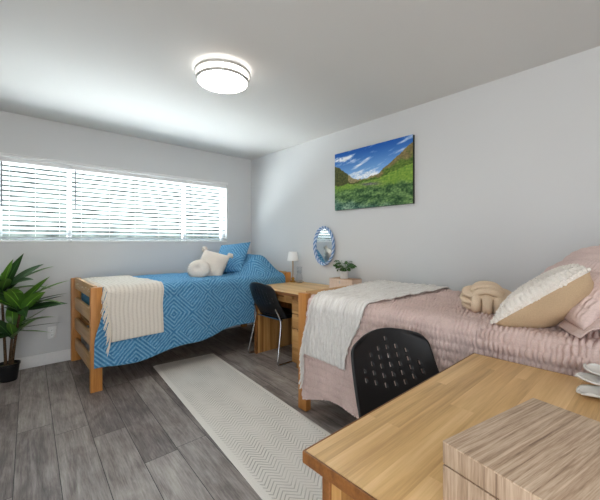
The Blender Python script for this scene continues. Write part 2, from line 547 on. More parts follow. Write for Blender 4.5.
blind(WX0, MX[0], 'white slatted blind at the left end of the window, cut off by the photo edge')
blind(MX[0], MX[1], 'widest white slatted blind, in the middle of the window')
blind(MX[1], WX1, 'narrow white slatted blind at the right end of the window, over the blue pillow')

# wall outlet
ot = thing('wall_outlet', 'white electrical outlet on the wall between potted plant and bed', 'outlet', (.388, YB, .31))
MB().box((-.037, -.006, -.06), (.037, 0, .06), .004).build('cover_plate', M['trimw'], ot)
for s in (-1, 1):
    so = MB().lathe([(.0, .0), (.017, .0), (.017, .003), (0, .0035)], 20).build('socket', M['vinyl'], ot, loc=(0, -.006, s * .024), rot=(PI / 2, 0, 0))
    MB().box((-.008, -.004, .002), (-.005, .006, .0042)).box((.005, -.004, .002), (.008, .006, .0042)).build('slots', M['dark'], so, smooth=False)

# ceiling light
cl = thing('ceiling_light', 'round flush ceiling light with two nickel rings, switched on', 'ceiling light', (1.17, 2.11, ZC))
MB().lathe([(0, -.001), (.165, -.001), (.165, -.012), (0, -.012)], 48).build('mounting_plate', M['vinyl'], cl)
MB().lathe([(.168, -.080), (.12, -.086), (0, -.089)], 64, cap=False).build('diffuser', M['diffuser'], cl)
MB().lathe([(.160, -.006), (.168, -.02), (.170, -.07), (.168, -.079)], 64, cap=False).build('side_diffuser', M['side'], cl)
def ringmesh(z, R, w=.006, h=.013):
    m = MB()
    rows = []
    for k in range(72):
        a = 2 * PI * k / 72
        rows.append([(rr * math.cos(a), rr * math.sin(a), zz) for rr, zz in ((R - w, z - h / 2), (R, z - h / 2), (R + .001, z), (R, z + h / 2), (R - w, z + h / 2))])
    m.grid(rows, closed_u=True, closed_v=True)
    return m
ringmesh(-.036, .194, .007, .017).build('ring', M['nickel'], cl)
ringmesh(-.084, .183, .012, .017).build('ring', M['nickel'], cl)
for k in range(4):
    a = PI / 4 + k * PI / 2 + .35
    MB().tube([(.189 * math.cos(a), .189 * math.sin(a), -.032), (.178 * math.cos(a), .178 * math.sin(a), -.084)], .004, 8).build('strut', M['nickel'], cl)
    
# ------------------------------------------------------------------ canvas picture (painted mesh colours: print on canvas)
def canvas():
    W, H = .932, .617
    y0, z0 = 1.525, 1.566
    t = thing('canvas_print', 'canvas print of a green mountain valley under blue sky on the wall', 'picture', (XR, y0 + W / 2, z0))
    MB().box((-.032, -W / 2, 0), (.0, W / 2, H), .002).build('canvas_edge', simple('dark canvas wrap', (44, 48, 44), .8, .2), t)
    nu, nv = 190, 126
    P, C = [], []
    for i in range(nu + 1):
        u = i / nu
        P.append([]); C.append([])
        for j in range(nv + 1):
            v = j / nv
            P[-1].append((-.0335, W / 2 - u * W, v * H))
            n1 = fbm(u * 9, v * 9, 1.3, 5); n2 = fbm(u * 40, v * 40, 4.1, 4)
            hl = .80 - 1.0 * u + .03 * n1 if u < .34 else .46
            hr = .42 + .02 * n1 + (max(0, u - .34) * .42 if u < .62 else .118 + (u - .62) * .92)
            hm = .475 + .05 * fbm(u * 12, 3.3, 0, 4)
            hz = max(hm if .2 < u < .75 else 0, hl, hr)
            if v > hz:
                k = (v - .45) / .55
                c = (lerp(150, 30, k), lerp(192, 88, k), lerp(232, 172, k))
                cl_ = fbm(u * 4 + 3.0, v * 13 - u * 4, 7.7, 6)
                big = 1.2 * math.exp(-((u - .45) / .15) ** 2 - ((v - .53) / .09) ** 2) + .9 * math.exp(-((u - .10) / .10) ** 2 - ((v - .88) / .07) ** 2) + .5 * math.exp(-((u - .25) / .05) ** 2 - ((v - .86) / .05) ** 2)
                f = min(1, max(0, cl_ * 1.5 - .12 + big * (.8 + .8 * n2)))
                c = [lerp(a, b_, f) for a, b_ in zip(c, (238, 242, 247))]
            else:
                g = max(0, min(1, .46 + .6 * n2))
                g2 = max(0, min(1, .45 + .5 * n2 + .55 * fbm(u * 8, v * 16, 9.2, 4)))
                bright = (lerp(86, 150, g), lerp(128, 176, g), lerp(48, 74, g))
                bush = (lerp(30, 128, g2), lerp(62, 160, g2), lerp(36, 96, g2))
                teal = (lerp(36, 156, g2), lerp(72, 182, g2), lerp(62, 156, g2))
                dist = (lerp(118, 168, g), lerp(112, 150, g), lerp(84, 108, g))
                slope_l = (lerp(56, 104, g), lerp(64, 104, g), lerp(38, 58, g))
                slope_r = (lerp(96, 156, g), lerp(88, 136, g), lerp(60, 88, g))
                green_r = (lerp(56, 120, g), lerp(86, 142, g), lerp(34, 58, g))
                low = .40 + .03 * n1
                if v > low + .05 and .20 < u < .62 and v > hl - .12 and v > hr - .03: c = dist
                elif u < .36 and v > low + .03: c = slope_l
                elif v > low + .02 + max(0, u - .5) * .30: 
                    depth = (hz - v) / max(.02, hz - low)
                    c = [lerp(a, b_, sm(.12, .45, depth + .25 * n1)) for a, b_ in zip(slope_r, green_r)]
                else:
                    c = [lerp(a, b_, sm(.40, .26, v + .06 * n1)) for a, b_ in zip(bright, bush)]
                    c = [lerp(a, b_, sm(.26, .08, v + .22 * u + .05 * n1)) for a, b_ in zip(c, teal)]
                    st = math.exp(-((u - .50) / .12) ** 2 - ((v - .385 + .12 * (u - .5) + .03 * n1) / .03) ** 2)
                    c = [lerp(a, b_, min(1, st * 1.2)) for a, b_ in zip(c, (lerp(70, 160, g), lerp(70, 156, g), lerp(72, 148, g)))]
            C[-1].append([min(255, max(0, x)) for x in c])
    m = MB()
    lay = m.bm.verts.layers.float_color.new('Print')
    V = m.grid(P)
    for i in range(nu + 1):
        for j in range(nv + 1):
            V[i][j][lay] = (*lin(C[i][j]), 1)
    k = NT('canvas print ink', .7, .2)
    at = k.n('ShaderNodeVertexColor', layer_name='Print')
    k.color(at.outputs[0])
    m.build('print', k.m, t, smooth=False)
canvas()

# ------------------------------------------------------------------ mirror with rope frame
mi = thing('wall_mirror', 'oval mirror in a twisted blue and white rope frame on the wall', 'mirror', (XR - .010, 2.63, 1.175), (0, 0, math.radians(-3)))
RY, RZ = .145, .198
g = MB()
g.grid([[(-.012, 0, 0)] * 1 + [(-.012, RY * f * math.cos(a), RZ * f * math.sin(a)) for f in (.25, .5, .75, 1.0)] for a in [2 * PI * k / 64 for k in range(64)]], closed_u=True)
mm = NT('silvered mirror glass', .02, .5, 1.0); mm.color((222, 226, 226))
g.build('mirror_glass', mm.m, mi, smooth=False)
MB().tube([(-.006, (RY) * math.cos(2 * PI * k / 64), (RZ) * math.sin(2 * PI * k / 64)) for k in range(64)], .006, 8, closed=True).build('backing_ring', M['trimw'], mi)
N = 480
TW = 22
rope_m = [cloth('slate blue rope', (104, 138, 182), .08, 300, .5), cloth('pale lilac rope', (188, 200, 222), .06, 300, .5)]
for s in range(4):
    pts = []
    for k in range(N):
        a = 2 * PI * k / N
        c = Vector((-.018, (RY + .012) * math.cos(a), (RZ + .012) * math.sin(a)))
        rad = Vector((0, math.cos(a) * RZ, math.sin(a) * RY)).normalized()
        ph = TW * a / 2 + s * PI / 2
        pts.append(c + (rad * math.cos(ph) + Vector((-1, 0, 0)) * math.sin(ph)) * .0088)
    MB().tube(pts, .0088, 7, closed=True).build('rope_strand', rope_m[s % 2], mi)

# ------------------------------------------------------------------ beds
BW, BL = 1.02, 2.12
def bed(label, loc, rz):
    t = thing('bed_frame', label, 'bed', loc, (0, 0, rz), 'wooden dormitory beds')
    pz = .848
    for x in (0, BL - .085):
        for y in (0, BW - .05):
            MB().box((x, y, 0), (x + .085, y + .05, pz), .004).build('post', M['post'], t)
        for k in range(4):
            z = .745 - k * .208
            MB().box((x + .028, .05, z), (x + .057, BW - .05, z + .112), .004).build('rail', M['rail'], t)
    for y in (.012, BW - .037):
        MB().box((.085, y, .34), (BL - .085, y + .025, .46), .003).build('side_rail', M['oak_x'], t)
    MB().box((.085, .037, .44), (BL - .085, BW - .037, .458)).build('slat_base', M['oak_y'], t)
    return t
bedA = bed('wooden slatted bed along the window wall, under the blue bedspread', (.54, 3.11, 0), 0)
bedB = bed('wooden slatted bed along the picture wall, under the pink bedspread', (1.63, 1.825, 0), -PI / 2)

# drape: d>0 hangs down the front (towards -y local), d<0 runs over the top to the wall side
def drape_pos(d, y0, y1, zt, r, flare):
    L = PI * r / 2
    W = (y1 - r) - (y0 + r)
    if d > L:
        return Vector((0, y0 - flare * (d - L), zt - r - (d - L))), Vector((0, -1, 0))
    if d > 0:
        a = d / r
        return Vector((0, y0 + r - r * math.sin(a), zt - r + r * math.cos(a))), Vector((0, -math.sin(a), math.cos(a)))
    if d > -W:
        return Vector((0, y0 + r - d, zt)), Vector((0, 0, 1))
    e = -d - W
    if e < L:
        a = e / r
        return Vector((0, y1 - r + r * math.sin(a), zt - r + r * math.cos(a))), Vector((0, math.sin(a), math.cos(a)))
    return Vector((0, y1, zt - r - (e - L))), Vector((0, 1, 0))

def drape(name, mat, par, sL, sR, y0, y1, zt, r, dmin, dmax, ns, nd, disp, label, cat, flare=.03, thick=.008, group=None, off=.0, tuck=0):
    """sL(d), sR(d): ends along the bed; dmax(s): hem; disp(s,d,p,n)->(ds,dn,dz)"""
    P, UV = [], []
    for i in range(ns + 1):
        P.append([]); UV.append([])
        a = i / ns
        for j in range(nd + 1):
            b = j / nd
            smid = lerp(sL(0), sR(0), a)
            d = lerp(dmin, dmax(smid), b)
            s = lerp(sL(d), sR(d), a)
            p, n = drape_pos(d, y0, y1, zt, r, flare)
            ds, dn, dz = disp(s, d, p, n)
            q = Vector((s + ds, p.y, p.z + dz)) + n * (dn + off)
            P[-1].append(q); UV[-1].append((s, d))
    if tuck:                                        # the foot end turned down over the mattress end
        nrm = [drape_pos(lerp(dmin, dmax(sL(0)), j / nd), y0, y1, zt, r, flare)[1].z for j in range(nd + 1)]
        edge0 = list(P[0])
        for k in range(1, 7):
            P.insert(0, [p + Vector((-.008 * math.sin(PI * k / 7) * w_, 0, -tuck * k / 6 * w_)) for p, w_ in zip(edge0, nrm)])
            UV.insert(0, [(u_ - tuck / 6, v_) for u_, v_ in UV[0]])
    m = MB(); m.grid(P, UV)
    o = m.build(name, mat, None, auto=False)
    o.matrix_world = Matrix.Translation(par.location) @ Matrix.Rotation(par.rotation_euler.z, 4, 'Z')
    md = o.modifiers.new('cloth thickness', 'SOLIDIFY'); md.thickness = thick; md.offset = -1
    return tag(o, label, cat, group)

# ---- blue bed
HW_A = -(BW - .03 - .06) + .02
def dispA(s, d, p, n):
    hump = sm(1.46, 1.80, s) * (1 - .85 * sm(1.82, 2.06, s) ** 1.5) * .225
    acr = 1.0
    y = p.y
    hump *= sm(-.02, .28, y) * (1 - .35 * sm(.75, .95, y))
    fr = sm(.03, .25, d)
    fold = fr * (.012 * math.sin(s * 9 + 2 * nz(s * 2, d)) + .016 * nz(s * 4.2, d * 1.5, 3.3))
    # diagonal creases running down from the pillow hump
    cr = .012 * fr * sm(1.2, 1.7, s) * math.sin((s - d * .55) * 34 + 2 * nz(s * 4, d * 3))
    dn = fold + cr + .004 * nz(s * 14, d * 14) + .006 * nz(s * 5, d * 5, 8.0)
    if s < .14: dn -= .012 * fr
    dn *= 1 - .8 * fr * sm(1.25, 1.5, s)
    return (0, max(dn, -.012), hump)
def hemA(s):
    return .83 - .01 + .09 - (.25 + .16 * sm(.3, 1.75, s) + .012 * math.sin(s * 11)) + .02
spreadA = drape('bedspread', M['blue'], bedA, lambda d: .095 - .075 * sm(.12, .5, d), lambda d: BL - .115, -.03, BW - .02, .838, .06,
                -1.09, hemA, 230, 190, dispA, 'blue bedspread with diagonal line pattern over the bed under the window', 'bedspread', flare=.02, tuck=.36)

# ---- white waffle throw on blue bed
def dispTA(s, d, p, n):
    a = dispA(s, d, p, n)
    return (.008 * nz(d * 6, s * 2), a[1] + .004 * nz(s * 8, d * 3, 5), a[2])
throwA = drape('throw_blanket', M['waffle'], bedA, lambda d: .105 + .03 * sm(0, .4, d), lambda d: .56 - .05 * sm(-.1, -.8, d), -.03, BW - .02, .838, .06,
               -.86, lambda s: .475 - .01 * s, 80, 130, dispTA, 'ivory waffle throw with fringe over the foot of the blue bed', 'throw blanket', flare=.02, off=.016)

def fringe_on(par_obj, par_bed, path, length, gap, mat, spread, seedv):
    rnd = random.Random(seedv)
    m = MB()
    d = path[0]
    while d < path[1]:
        base, out = spread(d)
        L = length * rnd.uniform(.75, 1.15)
        dirv = (out + Vector((rnd.uniform(-.25, .25), rnd.uniform(-.25, .1), rnd.uniform(-.45, .1)))).normalized()
        pts = [base]
        for k in range(1, 5):
            g_ = dirv * (L * k / 4) + Vector((0, 0, -.010 * k * k / 4))
            pts.append(base + g_ + Vector((rnd.uniform(-1, 1), rnd.uniform(-1, 1), rnd.uniform(-1, 1))) * .003)
        m.tube(pts, [.0032, .0048, .0042, .0038, .0022], 5)
        d += gap * rnd.uniform(.7, 1.3)
    return m.build('fringe', mat, par_obj)
def frA(d):
    p, n = drape_pos(d, -.03, BW - .02, .838, .06, .02)
    s = .105 + .03 * sm(0, .4, d)
    a = dispTA(s, d, p, n)
    return Vector((s + a[0], p.y, p.z + a[2])) + n * (a[1] + .014), Vector((-1, 0, -.1)) if d < 0 else Vector((-.55, -.25, -.75))
f = fringe_on(throwA, bedA, (-.85, .475), .075, .011, M['fringe'], frA, 3)

# ---- pink bed
def ruffle(s, d, amp=.017, wl=.020, band=.046):
    k = d / band
    bi = math.floor(k); fr_ = k - bi
    env = max(0, math.sin(PI * fr_)) ** .4
    ph = 1.1 * math.sin(bi * 12.9)
    w_ = abs(math.sin(PI * (s + .005 * nz(s * 9, bi * 3.1)) / wl + ph + 1.6 * nz(s * 14, bi * .9) + .9 * nz(s * 30, d * 30))) ** .75
    return amp * env * w_ * (.8 + .9 * nz(s * 13, d * 13, 2))
def softB(s, d, p, n):
    fr = sm(.03, .3, d)
    return fr * (.010 * math.sin(s * 8 + 1.7) + .018 * nz(s * 3.6, d * 1.4, 9.3)) + .008 * nz(s * 4, d * 4, 1.0)
def flareB(s, d):
    fr = sm(.03, .3, d)
    return .015 * fr * sm(.35, .08, s)
def dispB(s, d, p, n):
    head = .02 * sm(1.5, 1.8, s)
    return (0, max(softB(s, d, p, n), -.012) + flareB(s, d) + ruffle(s, d), head)
def sLB(d):
    if d < 0: return lerp(.10, .13, sm(-.5, 0, d))
    return .14 - .022 * sm(.05, .5, d)
def sTB(d):
    if d < 0.05: return lerp(.10, .21, sm(-.75, .05, d))
    return .21 - .065 * sm(.05, .40, d)
def hemB(s):
    return .74 - .05 * sm(.1, .5, s) + .012 * math.sin(s * 13)
spreadB = drape('bedspread', M['pink'], bedB, sLB, lambda d: BL - .1, -.035, BW + .0, .838, .07,
                -1.03, hemB, 720, 280, dispB, 'dusty pink ruffled bedspread over the bed along the picture wall', 'bedspread', flare=.03, tuck=.36)
def sRB(d):
    # far side reaches further up the bed than the front
    return lerp(.675, .63, sm(-.3, 0.05, d)) if d < .05 else lerp(.63, .51, sm(.05, .4, d))
def dispTB(s, d, p, n):
    b_ = .014 * abs(nz(s * 26, d * 4, 2.0)) + .010 * abs(nz(s * 60, d * 8, 5.0)) + .003 * nz(s * 90, d * 40, 6)
    return (.006 * nz(d * 9, s * 3, 4), max(softB(s, d, p, n), -.012) + flareB(s, d) + b_, .004 * nz(s * 20, d * 20))
throwB = drape('throw_blanket', M['gauze'], bedB, sTB, sRB, -.035, BW, .838, .07,
               -.99, lambda s: .42 + .03 * s, 150, 220, dispTB, 'white crinkled throw with ruffled edge over the foot of the pink bed', 'throw blanket', flare=.03, off=.026)
def frB(d):
    p, n = drape_pos(d, -.035, BW, .838, .07, .03)
    s = sTB(d) + .004
    a = dispTB(s, d, p, n)
    return Vector((s, p.y, p.z + a[2])) + n * (a[1] + .028), Vector((-.2, -.3, .25)) if d < 0.05 else Vector((-.25, -.6, -.5))
fringe_on(throwB, bedB, (-.9, .60), .035, .006, M['gauze'], frB, 8)

# ------------------------------------------------------------------ pillows
def pillow_grid(a, b, T, n=28, pin=.07, pw=.55, side=0, seed=0, wr=.006, flat=.25):
    """side 0: front and back; 1: front only; -1: back only.  local x,y in plane, z out of the front"""
    out = []
    for sgn in ((1, -1) if side == 0 else (side,)):
        P, UV = [], []
        for i in range(n + 1):
            u = -1 + 2 * i / n
            P.append([]); UV.append([])
            for j in range(n + 1):
                v = -1 + 2 * j / n
                x = a * u * (1 - pin * (1 - v * v)); y = b * v * (1 - pin * (1 - u * u))
                e = max(0, (1 - abs(u) ** 2.6)) * max(0, (1 - abs(v) ** 2.6))
                h = T * e ** pw
                h += wr * nz(u * 2.5 + seed, v * 2.5, sgn) * e
                P[-1].append(Vector((x, y, sgn * h)))
                UV[-1].append((x + sgn * 3, y))
        out.append((P, UV))
    return out
def frame_from(o, ex, ey):
    ex = Vector(ex).normalized(); ey = Vector(ey); ey = (ey - ex * ey.dot(ex)).normalized(); ez = ex.cross(ey)
    return Matrix(((ex.x, ey.x, ez.x, o[0]), (ex.y, ey.y, ez.y, o[1]), (ex.z, ey.z, ez.z, o[2]), (0, 0, 0, 1)))

# blue square pillow leaning on the hump
m = MB()
for P, UV in pillow_grid(.225, .225, .085, pin=.08, seed=3): m.grid(P, UV)
o = m.build('pillow', M['blue'], auto=False)
o.matrix_world = frame_from((2.12, 3.62, 1.02), (.42, -.90, 0.10), (.50, .30, .80))
tag(o, 'square blue patterned pillow propped up behind the cream cushions', 'pillow')

# cream boucle cushion with tufts at the corners
t = thing('cushion', 'square cream cushion with pompom corners leaning on the blue pillow', 'cushion')
t.matrix_world = frame_from((1.83, 3.55, .950), (.62, -.78, -.24), (.46, .14, .86))
m = MB()
for P, UV in pillow_grid(.165, .165, .085, pin=.04, pw=.45, seed=11): m.grid(P, UV)
m.build('cover', M['cream'], t, auto=False)
for sx in (-1, 1):
    for sy in (-1, 1):
        q = MB()
        for k in range(14):
            q.ball((sx * .165 + random.uniform(-.022, .022), sy * .165 + random.uniform(-.022, .022), random.uniform(-.018, .018)), random.uniform(.012, .02), 6)
        q.build('pompom', M['cream2'], t)

# round pleated cushion
def shell():
    m = MB()
    P = []
    nA, nB = 96, 26
    for i in range(nA):
        a = 2 * PI * i / nA
        row = []
        for j in range(nB + 1):
            th = PI * j / nB
            rr = .125 * max(0, math.sin(th)) ** .8
            pl = 1 + .04 * math.sin(a * 24) * math.sin(th)
            z = .06 * math.cos(th)
            z *= 1 - .35 * math.exp(-(rr / .03) ** 2)
            row.append((rr * pl * math.cos(a), rr * pl * math.sin(a) * .86, z))
        P.append(row)
    m.grid(P, closed_u=True)
    return m
o = shell().build('round_cushion', M['cream2'], auto=False)
o.matrix_world = frame_from((1.635, 3.48, .918), (.80, -.55, .22), (-.10, .35, .90))
tag(o, 'small round pleated cream cushion in front of the square cream cushion', 'cushion')

# knot pillow (monkey fist)
kp = MB()
R, tr = .088, .0245
perms = ((0, 2, 1), (2, 1, 0), (1, 0, 2))
for (ia, ib, ic) in perms:
    for off in (-.051, 0, .051):
        pts = []
        k = math.sqrt(max(.2, 1 - (off / .125) ** 2))
        for q in range(44):
            a = 2 * PI * q / 44
            v = [0, 0, 0]
            ca, sa = math.cos(a), math.sin(a)
            v[ia] = (R + .022) * k * math.copysign(abs(ca) ** .8, ca)
            v[ib] = (R - .020) * k * math.copysign(abs(sa) ** .8, sa)
            v[ic] = off
            pts.append(v)
        kp.tube(pts, tr, 12, closed=True)
kp.ball((0, 0, 0), .082, 16)
o = kp.build('knot_cushion', M['knot'], auto=False)
o.matrix_world = Matrix.Translation((1.95, .655, .912)) @ Euler((.05, -.28, math.radians(20))).to_matrix().to_4x4() @ Matrix.Diagonal((.98, .98, .66, 1))
tag(o, 'beige plush knot cushion on the pink bed', 'cushion')

# woven cushion: cord face and plain beige back
h = Vector((-.1, .99, 0)).normalized(); wv = Vector((.94, -.35, 0)).normalized()
def lean(corner, size, tilt, hh):
    wv_ = Vector((hh.y, -hh.x, 0))
    ev = (-hh * math.cos(tilt) + Vector((0, 0, math.sin(tilt))))
    c = Vector(corner) + wv_ * size[0] + ev * size[1]
    return frame_from(c, -wv_, ev)
t = thing('cushion', 'beige cushion with white corded front and bobbles on the pink bed', 'cushion')
t.matrix_world = lean((1.63, .505, .866), (.20, .188), math.radians(38), h)
for P, UV in pillow_grid(.205, .205, .125, n=30, pin=.07, pw=.5, side=-1, seed=21, wr=.012):
    mb = MB(); mb.grid(P, UV); mb.build('back_cover', M['beige'], t, auto=False)
mb = MB()
nI, nJ = 60, 150
P = []
for i in range(nI + 1):
    u = -1 + 2 * i / nI
    P.append([])
    for j in range(nJ + 1):
        v = -1 + 2 * j / nJ
        x = .205 * u * (1 - .07 * (1 - v * v)); y = .205 * v * (1 - .07 * (1 - u * u))
        e = max(0, (1 - abs(u) ** 2.6)) * max(0, (1 - abs(v) ** 2.6))
        rid = .011 * abs(math.sin(PI * (v * .5 + .5) * 17)) ** .7 * min(1, e * 8)
        P[-1].append(Vector((x, y, .066 * e ** .5 + rid)))
mb.grid(P)
mb.build('corded_front', M['macrame'], t, auto=False)
rb = random.Random(4)
for q in range(6):                                  # rows of knotted bobbles across the front
    u = -.9 + q * .34
    bb = MB()
    for j in range(34):
        v = -.97 + j * 1.94 / 33
        x = .205 * u * (1 - .07 * (1 - v * v)); y = .205 * v * (1 - .07 * (1 - u * u))
        e = max(0, (1 - abs(u) ** 2.6)) * max(0, (1 - abs(v) ** 2.6))
        bb.ball((x + rb.uniform(-.003, .003), y, .066 * e ** .5 + .005), rb.uniform(.007, .0105), 6)
    bb.build('bobble_row', M['macrame'], t)
# edge trim of small tufts along the near seam and the bottom
bb = MB()
for j in range(70):
    f_ = j / 69
    for side in range(2):
        if side == 0: u, v = 1.0, -1 + 2 * f_
        else: u, v = -1 + 2 * f_, -1.0
        x = .205 * u * (1 - .07 * (1 - v * v)); y = .205 * v * (1 - .07 * (1 - u * u))
        bb.ball((x + rb.uniform(-.006, .006), y + rb.uniform(-.006, .006), .008 + rb.uniform(-.004, .006)), rb.uniform(.005, .009), 6)
bb.build('tufted_trim', M['macrame'], t)

# pink sham with ruffled flange, leaning behind it
t = thing('pillow', 'pale pink ruffled pillow at the head of the pink bed, cut off by the photo', 'pillow')
h2 = Vector((-.55, .83, 0)).normalized()
t.matrix_world = lean((1.675, .235, .885), (.26, .22), math.radians(42), h2)
mb = MB()
for (P, UV), sgn in zip(pillow_grid(.30, .22, .10, n=150, pin=.05, pw=.5, seed=31, wr=.014), (1, -1)):
    for i, row in enumerate(P):
        for j, p in enumerate(row):
            if sgn > 0: p.z += ruffle(p.x + 1, p.y + 1, .008, .018, .05) * min(1, abs(p.z) * 20)
    mb.grid(P, UV)
mb.build('sham_cover', M['sham'], t, auto=False)
mb = MB()
P = []
nF = 400
for i in range(nF):
    a = i / nF * 4
    sd = int(a); fq = a - sd
    cs = [(-1, -1), (1, -1), (1, 1), (-1, 1)]
    u = lerp(cs[sd][0], cs[(sd + 1) % 4][0], fq); v = lerp(cs[sd][1], cs[(sd + 1) % 4][1], fq)
    x = .30 * u * (1 - .05 * (1 - v * v)); y = .22 * v * (1 - .05 * (1 - u * u))
    dirn = Vector((u, v, 0)); 
    row = []
    for q in range(4):
        w_ = q / 3
        wob = .007 * w_ * math.sin(i * .33 + 3 * nz(i * .06, 1)) * (1 + nz(i * .11, 7))
        row.append(Vector((x * .985, y * .985, 0)) + Vector((u if abs(u) > .98 else 0, v if abs(v) > .98 else 0, 0)) * .04 * w_ + Vector((0, 0, wob)))
    P.append(row)
mb.grid(P, closed_u=True)
o = mb.build('ruffled_flange', M['sham'], t, auto=False)
md = o.modifiers.new('thick', 'SOLIDIFY'); md.thickness = .004

# ------------------------------------------------------------------ desks
def desk(label, loc, rz, L, D, pedestal_side, pw=.40, H=.735):
    """user side is local -y; top spans x 0..L, y 0..D"""
    t = thing('desk', label, 'desk', loc, (0, 0, rz), 'wooden study desks')
    th = .028
    top = MB().box((0.006, 0.006, H - th), (L - .006, D - .006, H), .003).build('desktop', M['desk_top'], t)
    e = MB().box((0, 0, H - th - .002), (L, .007, H - .001), .003).box((0, D - .007, H - th - .002), (L, D, H - .001), .003)
    e.box((0, 0, H - th - .002), (.007, D, H - .001), .003).box((L - .007, 0, H - th - .002), (L, D, H - .001), .003)
    e.build('edge_band', M['desk_edge'], t)
    for x in (.035, L - .035 - .028):
        p = MB().box((x, .06, 0.0), (x + .028, D - .03, H - th), .002).build('end_panel', M['panel_z'], t)
        MB().box((x - .004, .035, 0), (x + .032, .06, H - th), .002).build('stile', M['desk_edge'], p)
    MB().box((.063, D - .05, .25), (L - .063, D - .035, H - th), .001).build('modesty_panel', M['oak_x'], t)
    x0, x1 = (.063, .063 + pw) if pedestal_side < 0 else (L - .063 - pw, L - .063)
    MB().box((x0, .075, .06), (x1, D - .05, H - th - .02), .002).box((x0 + .02, .10, 0), (x1 - .02, D - .08, .06)).build('pedestal', M['oak_z'], t)
    hs = (.33, .14, .14)
    z = .066
    for hh in hs:
        d_ = MB().box((x0 + .004, .055, z), (x1 - .004, .078, z + hh - .008), .003).build('drawer', M['drawer'], t)
        MB().box((x0 + .09, .048, z + hh - .022), (x1 - .09, .056, z + hh - .010), .002).build('finger_pull', M['desk_edge'], d_)
        z += hh
    # pencil drawer over the kneehole
    a0, a1 = (x1 + .004, L - .066) if pedestal_side < 0 else (.066, x0 - .004)
    d_ = MB().box((a0, .06, H - th - .085), (a1, .08, H - th - .012), .003).box((a0 + .02, .08, H - th - .08), (a1 - .02, D - .12, H - th - .02)).build('drawer', M['drawer'], t)
    MB().box((a0 + .12, .052, H - th - .034), (a1 - .12, .061, H - th - .020), .002).build('finger_pull', M['desk_edge'], d_)
    return t
# far desk: user side faces -x world  => local -y -> world -x : rotate by -90deg (local x -> -y)
deskA = desk('wooden study desk between the two beds, holding the small lamp', (2.035, 3.07, 0), -PI / 2, 1.22, .72, +1, .52)
# near desk: user side faces +y world => rotate 180deg
deskB = desk('large wooden study desk in the foreground, holding the grained box', (1.543, .572, 0), PI, 1.02, .72, +1, .36)

# ------------------------------------------------------------------ chairs
def chair(label, loc, rz):
    """faces local +y"""
    t = thing('desk_chair', label, 'chair', loc, (0, 0, rz), 'black plastic desk chairs')
    # backrest shell
    nc, nr = 44, 40
    hw = lambda v: (.236 - .030 * v) * (1 - .22 * max(0, (v - .78) / .22) ** 3) 
    m = MB(); P = []
    for i in range(nc + 1):
        u = -1 + 2 * i / nc
        P.append([])
        for j in range(nr + 1):
            v = j / nr
            x = u * hw(v)
            z = .45 + .36 * v - .030 * u * u * v ** 3
            y = -.135 - .185 * v - .02 * math.sin(v * PI) + .055 * u * u * (.5 + .5 * v)
            P[-1].append(Vector((x, y, z)))
    V = m.grid(P)
    # slot openings: seven columns, cut two cells tall
    cols = {7: (18, 26), 12: (16, 32), 17: (14, 34), 22: (14, 36), 27: (14, 34), 32: (16, 32), 37: (18, 26)}
    kill = []
    for c, (r0, r1) in cols.items():
        r = r0
        while r < r1:
            for rr in (r, r + 1):
                kill.append((c, rr))
            r += 4
    kl = set(kill)
    vid = {}
    for i in range(nc + 1):
        for j in range(nr + 1): vid[V[i][j]] = (i, j)
    dead = [f_ for f_ in m.bm.faces if (min(vid[v][0] for v in f_.verts), min(vid[v][1] for v in f_.verts)) in kl]
    bmesh.ops.delete(m.bm, geom=dead, context='FACES')
    o = m.build('backrest', M['black'], t, auto=False)
    md = o.modifiers.new('shell', 'SOLIDIFY'); md.thickness = .010; md.offset = 0
    # seat shell
    m = MB(); P = []
    for i in range(25):
        u = -1 + 2 * i / 24
        P.append([])
        for j in range(25):
            v = -1 + 2 * j / 24
            sx = u * .225 * math.sqrt(max(0, 1 - .38 * v * v)) * 1.02
            sy = v * .215 * math.sqrt(max(0, 1 - .30 * u * u)) + .045
            z = .452 + .016 * u * u - .022 * max(0, v) ** 3 + .02 * max(0, -v) ** 3
            P[-1].append(Vector((sx, sy, z)))
    m.grid(P)
    o = m.build('seat', M['black'], t, auto=False)
    md = o.modifiers.new('shell', 'SOLIDIFY'); md.thickness = .014; md.offset = 0
    MB().box((-.16, -.13, .425), (.16, .20, .442), .006).build('seat_support', M['black'], t)
    for s in (-1, 1):
        pts = [(s * .178, -.215, .55), (s * .20, -.185, .47), (s * .215, -.16, .42), (s * .235, -.215, .20), (s * .25, -.245, .03), (s * .25, -.24, .010), (s * .25, -.20, .009),
               (s * .25, .10, .009), (s * .25, .20, .009), (s * .25, .225, .018), (s * .242, .215, .06), (s * .22, .175, .30), (s * .21, .155, .41), (s * .19, .12, .432), (s * .12, .11, .434)]
        q = []
        for k in range(len(pts) - 1):                        # light smoothing
            a, b_ = Vector(pts[k]), Vector(pts[k + 1])
            q += [a, a.lerp(b_, .5)]
        q.append(Vector(pts[-1]))
        for _ in range(2):
            q = [q[0]] + [(q[k - 1] + q[k] * 2 + q[k + 1]) / 4 for k in range(1, len(q) - 1)] + [q[-1]]
        MB().tube(q, .0095, 10).build('leg_frame', M['chrome'], t)
    MB().tube([(-.21, -.15, .43), (.21, -.15, .43)], .008, 8).build('crossbar', M['chrome'], t)
    return t
chA = chair('black chair with chrome sled legs pushed up to the far desk', (2.25, 2.805, 0), -PI / 2 + .02)
chB = chair('black slotted chair tucked behind the large foreground desk', (1.237, .612, 0), PI - math.radians(22))

